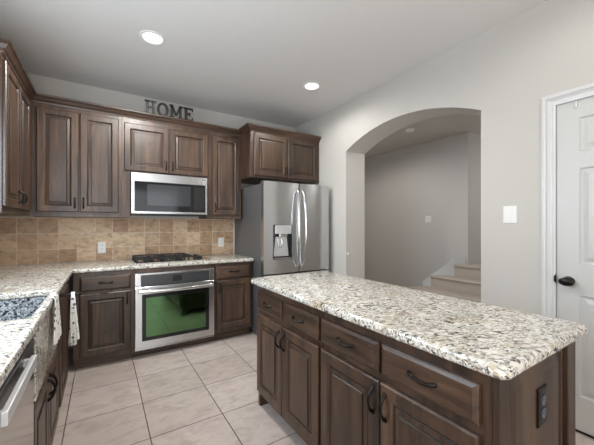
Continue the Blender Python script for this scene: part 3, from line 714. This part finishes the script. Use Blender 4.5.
# end panel of the near cabinet (faces -Y), child of the cabinet and given in its frame: local x -> -Y, y -> +X
def end_panel():
    bm = BM(); w = 0.60; x = 0.796
    def P(yy, zz, dx): return (x + dx, yy, zz)
    def loop(y0, y1, z0, z1, dx): return [bm.verts.new(P(*q, dx)) for q in ((y0, z0), (y1, z0), (y1, z1), (y0, z1))]
    w = 0.470
    ls = [loop(0.0, w, 0, CZ, 0), loop(0.0, w, 0, CZ, 0.018), loop(0.058, w - 0.008, 0.10, 0.822, 0.018), loop(0.060, w - 0.010, 0.102, 0.820, 0.009), loop(0.070, w - 0.016, 0.112, 0.812, 0.008), loop(0.100, w - 0.030, 0.142, 0.785, 0.017)]
    for a, b in zip(ls, ls[1:]):
        for k in range(4): bm.faces.new((a[k], a[(k + 1) % 4], b[(k + 1) % 4], b[k]))
    bm.faces.new(ls[-1]); bm.faces.new(ls[0][::-1])
    obj('end_panel', bm, M_wz, ic2)
    bm = BM(); box(bm, x, x + 0.022, 0.522, 0.600, 0, CZ, 0.003); obj('corner_post', bm, M_wz, ic2)
    bm = BM(); box(bm, x, x + 0.004, 0.4705, 0.5215, 0, CZ); obj('groove_strip', bm, M_wz, ic2)
end_panel()

# --- outlets and switches
def wall_plate(name, label, cat, loc, rz, w, h, kind, m, group=None):
    """plate at y from 0 (wall) to -0.006"""
    t = thing(name, label, cat, loc, rz, group)
    bm = BM(); R = lambda e, y: (-w / 2 + e, w / 2 - e, -h / 2 + e, h / 2 - e, y)
    loft_rects(bm, [R(0, -0.0003), R(0, -0.003), R(0.004, -0.006), R(0.010, -0.0065)]); obj('cover_plate', bm, m, t)
    if kind == 'outlet':
        for z in (-0.021, 0.021):
            bm = BM(); lathe(bm, [(0.0165, -0.0062), (0.0165, -0.0085), (0.0, -0.0088)], 20, 'y', (0, 0, z)); o = obj('socket', bm, M_plate if m is M_plate else M_grey_pl, t, 40)
            bm = BM()
            for x in (-0.006, 0.006): box(bm, x - 0.0012, x + 0.0012, -0.0093, -0.0086, z - 0.001, z + 0.008)
            obj('slots', bm, M_black, o)
    else:
        bm = BM()
        n = 2 if w > 0.1 else 1
        for k in range(n):
            x = (k - (n - 1) / 2) * 0.046
            prism(bm, [(x - 0.016, -0.033), (x + 0.016, -0.033), (x + 0.016, 0.033), (x - 0.016, 0.033)], -0.009, -0.006)
        obj('rocker', bm, M_plate, t)
    return t
TY = YB - 0.0105
wall_plate('wall_outlet', 'white outlet on the travertine backsplash left of the cooktop', 'outlet', (-0.005, TY, 1.040), 0, 0.074, 0.122, 'outlet', M_plate)
wall_plate('wall_outlet', 'white outlet on the travertine backsplash near the refrigerator', 'outlet', (1.314, TY, 1.058), 0, 0.074, 0.122, 'outlet', M_plate)
wall_plate('light_switch', 'white switch plate on the wall between arch and door', 'light switch', (XR - 0.0003, 1.016, 1.355), -PI / 2, 0.086, 0.126, 'switch', M_plate)
wall_plate('light_switch', 'white switch plate on the hall wall seen through the arch', 'light switch', (HX - 0.0003, 3.193, 1.380), -PI / 2, 0.118, 0.118, 'switch', M_plate)
wall_plate('wall_outlet', 'dark bronze outlet on the end panel of the island', 'outlet', (IX + 0.286, IY - 0.750 - 0.795 - 0.0185, 0.680), 0, 0.070, 0.126, 'outlet', M_bronze)
bm = BM(); lathe(bm, [(0, 0), (0.016, 0), (0.016, -0.010), (0.010, -0.014), (0, -0.014)], 20, 'y', (2.503, AY1 - 0.0003, 0.935))
tag(obj('door_stop', bm, M_plate, None, 40), 'small white round bumper on the left jamb of the arch', 'bumper')

# --- towels and towel bar
t = thing('towel_bar', 'dark bronze towel bar sticking out of the corner cabinet by the sink', 'towel bar', (FX + 0.0005, 2.365, 0.845))
bm = BM(); box(bm, 0.0, 0.010, -0.022, 0.022, -0.040, 0.016, 0.003); obj('back_plate', bm, M_bronze, t)
bm = BM(); tube(bm, [(0.004, 0, 0.0), (0.03, 0, 0.002), (0.118, 0, -0.004), (0.126, 0, 0.004)], [0.012, 0.010, 0.009, 0.010], 12); obj('bar', bm, M_bronze, t, 50)
def towel(label, rows, loc, group=None):
    """rows: along the length of the cloth, each (list of points across) -> thick sheet"""
    bm = BM(); vs = [[bm.verts.new(p) for p in r] for r in rows]
    for a, b in zip(vs, vs[1:]):
        for k in range(len(a) - 1): bm.faces.new((a[k], a[k + 1], b[k + 1], b[k]))
    bmesh.ops.recalc_face_normals(bm, faces=bm.faces[:])
    o = obj('towel', bm, M_towel, None, 80); o.location = loc
    m = o.modifiers.new('thickness', 'SOLIDIFY'); m.thickness = 0.005; m.offset = 1.0
    m = o.modifiers.new('soft', 'SUBSURF'); m.levels = 1; m.render_levels = 2
    return tag(o, label, 'towel', group)
rows = []; R0 = 0.017
for i in range(31):                                             # draped across the bar, a flap on either side
    if i < 13: q = i / 12; y, z, sp = R0 + 0.030 * (1 - q) ** 0.6, -0.335 * (1 - q), (1 - q)
    elif i < 18: a = PI * (i - 12) / 6; y, z, sp = R0 * math.cos(a), R0 * math.sin(a), 0
    else: q = (i - 18) / 12; y, z, sp = -R0 - 0.030 * q ** 0.6, -0.275 * q, q
    r = []
    for k in range(9):
        s = k / 8 - 0.5; w = 0.020 + 0.024 * sp ** 0.8
        r.append((0.094 + (0.016 if i >= 18 else -0.008) * sp + s * w, y + 0.010 * sp * math.sin(s * 15 + 1.0), z))
    rows.append(r)
towel('folded white printed towel hanging from the end of the dark towel bar', rows, (FX - 0.006, 2.365, 0.845 - 0.002))
rows = []
for i in range(22):                                             # over the sink front edge
    if i < 6: q = i / 5; x, z, sp = -0.016 + 0.006 * q, 0.0065, 0
    elif i < 10: a = PI / 2 * (i - 5) / 4; x, z, sp = -0.010 + 0.017 * math.sin(a), -0.010 + 0.0165 * math.cos(a), 0
    else: q = (i - 10) / 11; x, z, sp = 0.007 + 0.001 * q, -0.012 - 0.215 * q, q
    r = []
    for k in range(11):
        s = k / 10 - 0.5; w = 0.13 + 0.10 * sp
        r.append((x + 0.006 * sp * (1 + math.sin(s * 16)), s * w - 0.03 * sp, z - 0.008 * sp * math.sin(s * 3)))
    rows.append(r)
towel('white printed towel draped over the front edge of the sink', rows, (CEX + 0.0015, 2.05, CT))

# --- HOME letters on top of the crown
LH, LT = 0.146, 0.016
def letter(ch, x, m, label):
    t = BM(); H = LH; s = 0.026; sv = 0.018
    def bx(a, b, c, d): box(t, a, b, -LT / 2, LT / 2, c, d)
    if ch == 'H':
        W = 0.118
        for a in (0.016, W - 0.016 - s): bx(a, a + s, 0, H); bx(a - 0.014, a + s + 0.014, 0, sv); bx(a - 0.014, a + s + 0.014, H - sv, H)
        bx(0.03, W - 0.03, H * 0.46, H * 0.46 + 0.015)
    if ch == 'O':
        n = 36; W = 0.118; oo = [t.verts.new((W / 2 + W / 2 * math.cos(2 * PI * k / n), y, H / 2 + H / 2 * math.sin(2 * PI * k / n))) for y in (-LT / 2, LT / 2) for k in range(n)]
        ii = [t.verts.new((W / 2 + (W / 2 - 0.026) * math.cos(2 * PI * k / n), y, H / 2 + (H / 2 - 0.017) * math.sin(2 * PI * k / n))) for y in (-LT / 2, LT / 2) for k in range(n)]
        for k in range(n):
            q = (k + 1) % n
            t.faces.new((oo[k], oo[q], ii[q], ii[k])); t.faces.new((oo[n + k], ii[n + k], ii[n + q], oo[n + q]))
            t.faces.new((oo[k], oo[n + k], oo[n + q], oo[q])); t.faces.new((ii[k], ii[q], ii[n + q], ii[n + k]))
    if ch == 'M':
        W = 0.142
        for a in (0.014, W - 0.014 - s): bx(a, a + s, 0, H); bx(a - 0.012, a + s + 0.012, 0, sv); bx(a - 0.012, a + s, H - sv, H) if a < 0.05 else bx(a, a + s + 0.012, H - sv, H)
        prism(t, [(0.014, H), (0.036, H), (W / 2 + 0.008, 0.035), (W / 2 - 0.012, 0.035)], -LT / 2, LT / 2)
        prism(t, [(W - 0.036, H), (W - 0.014, H), (W / 2 + 0.012, 0.035), (W / 2 - 0.008, 0.035)], -LT / 2, LT / 2)
    if ch == 'E':
        W = 0.105
        bx(0.014, 0.014 + s + 0.004, 0, H); bx(0, W, 0, sv); bx(0, W, H - sv, H); bx(0.03, W - 0.03, H * 0.47, H * 0.47 + sv)
        bx(W - 0.013, W, 0, 0.040); bx(W - 0.013, W, H - 0.036, H); bx(W - 0.04, W - 0.03, H * 0.36, H * 0.66)
    o = obj('decorative_letter', t, m); o.location = (x, 3.552, 2.4585); return tag(o, label, 'letter', 'letters spelling HOME above the cabinets')
letter('H', 0.372, M_grey_letter, 'aged grey metal letter H on top of the wall cabinets')
letter('O', 0.494, M_letter, 'dark metal letter O on top of the wall cabinets')
letter('M', 0.618, M_letter, 'dark metal letter M on top of the wall cabinets')
letter('E', 0.766, M_letter, 'dark metal letter E on top of the wall cabinets')

# --- recessed ceiling lights
def can(x, y, z, label, power, r=0.095, group='recessed ceiling lights'):
    t = thing('recessed_light', label, 'ceiling light', (x, y, z), 0, group)
    bm = BM(); lathe(bm, [(r, -0.0003), (r - 0.002, -0.006), (r - 0.020, -0.009), (r - 0.026, -0.004), (r - 0.027, -0.001)], 40); obj('trim_ring', bm, M_plate, t, 40)
    bm = BM(); lathe(bm, [(0, -0.0022), (r - 0.028, -0.0016), (r - 0.028, -0.0006), (0, -0.0006)], 40); obj('lens', bm, M_lamp, t, 40)
    l = bpy.data.lights.new('can_lamp', 'SPOT'); l.energy = power; l.color = (1, 0.985, 0.955); l.spot_size = math.radians(174); l.spot_blend = 0.5; l.shadow_soft_size = 0.06
    o = bpy.data.objects.new('can_lamp', l); C.objects.link(o); o.parent = t; o.location = (0, 0, -0.035)
    return t
can(0.335, 2.635, HC, 'round recessed ceiling light over the oven side', 118)
can(1.880, 2.635, HC, 'round recessed ceiling light near the arch wall', 27)
can(0.335, 0.50, HC, 'round recessed ceiling light above the photographer', 32)
can(1.880, 0.50, HC, 'round recessed ceiling light above the near island end', 8)
can(3.40, 3.60, HH, 'added round ceiling light out of view, brightening the hall beyond the arch', 42, group=None)  # added where the jamb hides it, to lift the dark hall wall
can(3.30, 1.55, HH, 'added round ceiling light out of view, brightening the foot of the stairs', 38, group=None)  # second added hall lamp, hidden above the arch
bm = BM(); lathe(bm, [(0, 0.0), (0.065, 0.0), (0.065, -0.012), (0.055, -0.030), (0.030, -0.036), (0, -0.036)], 32, 'z', (3.90, 2.93, HH - 0.0003)); tag(obj('smoke_detector', bm, M_plate, None, 40), 'small white smoke detector on the hall ceiling behind the arch', 'smoke detector')
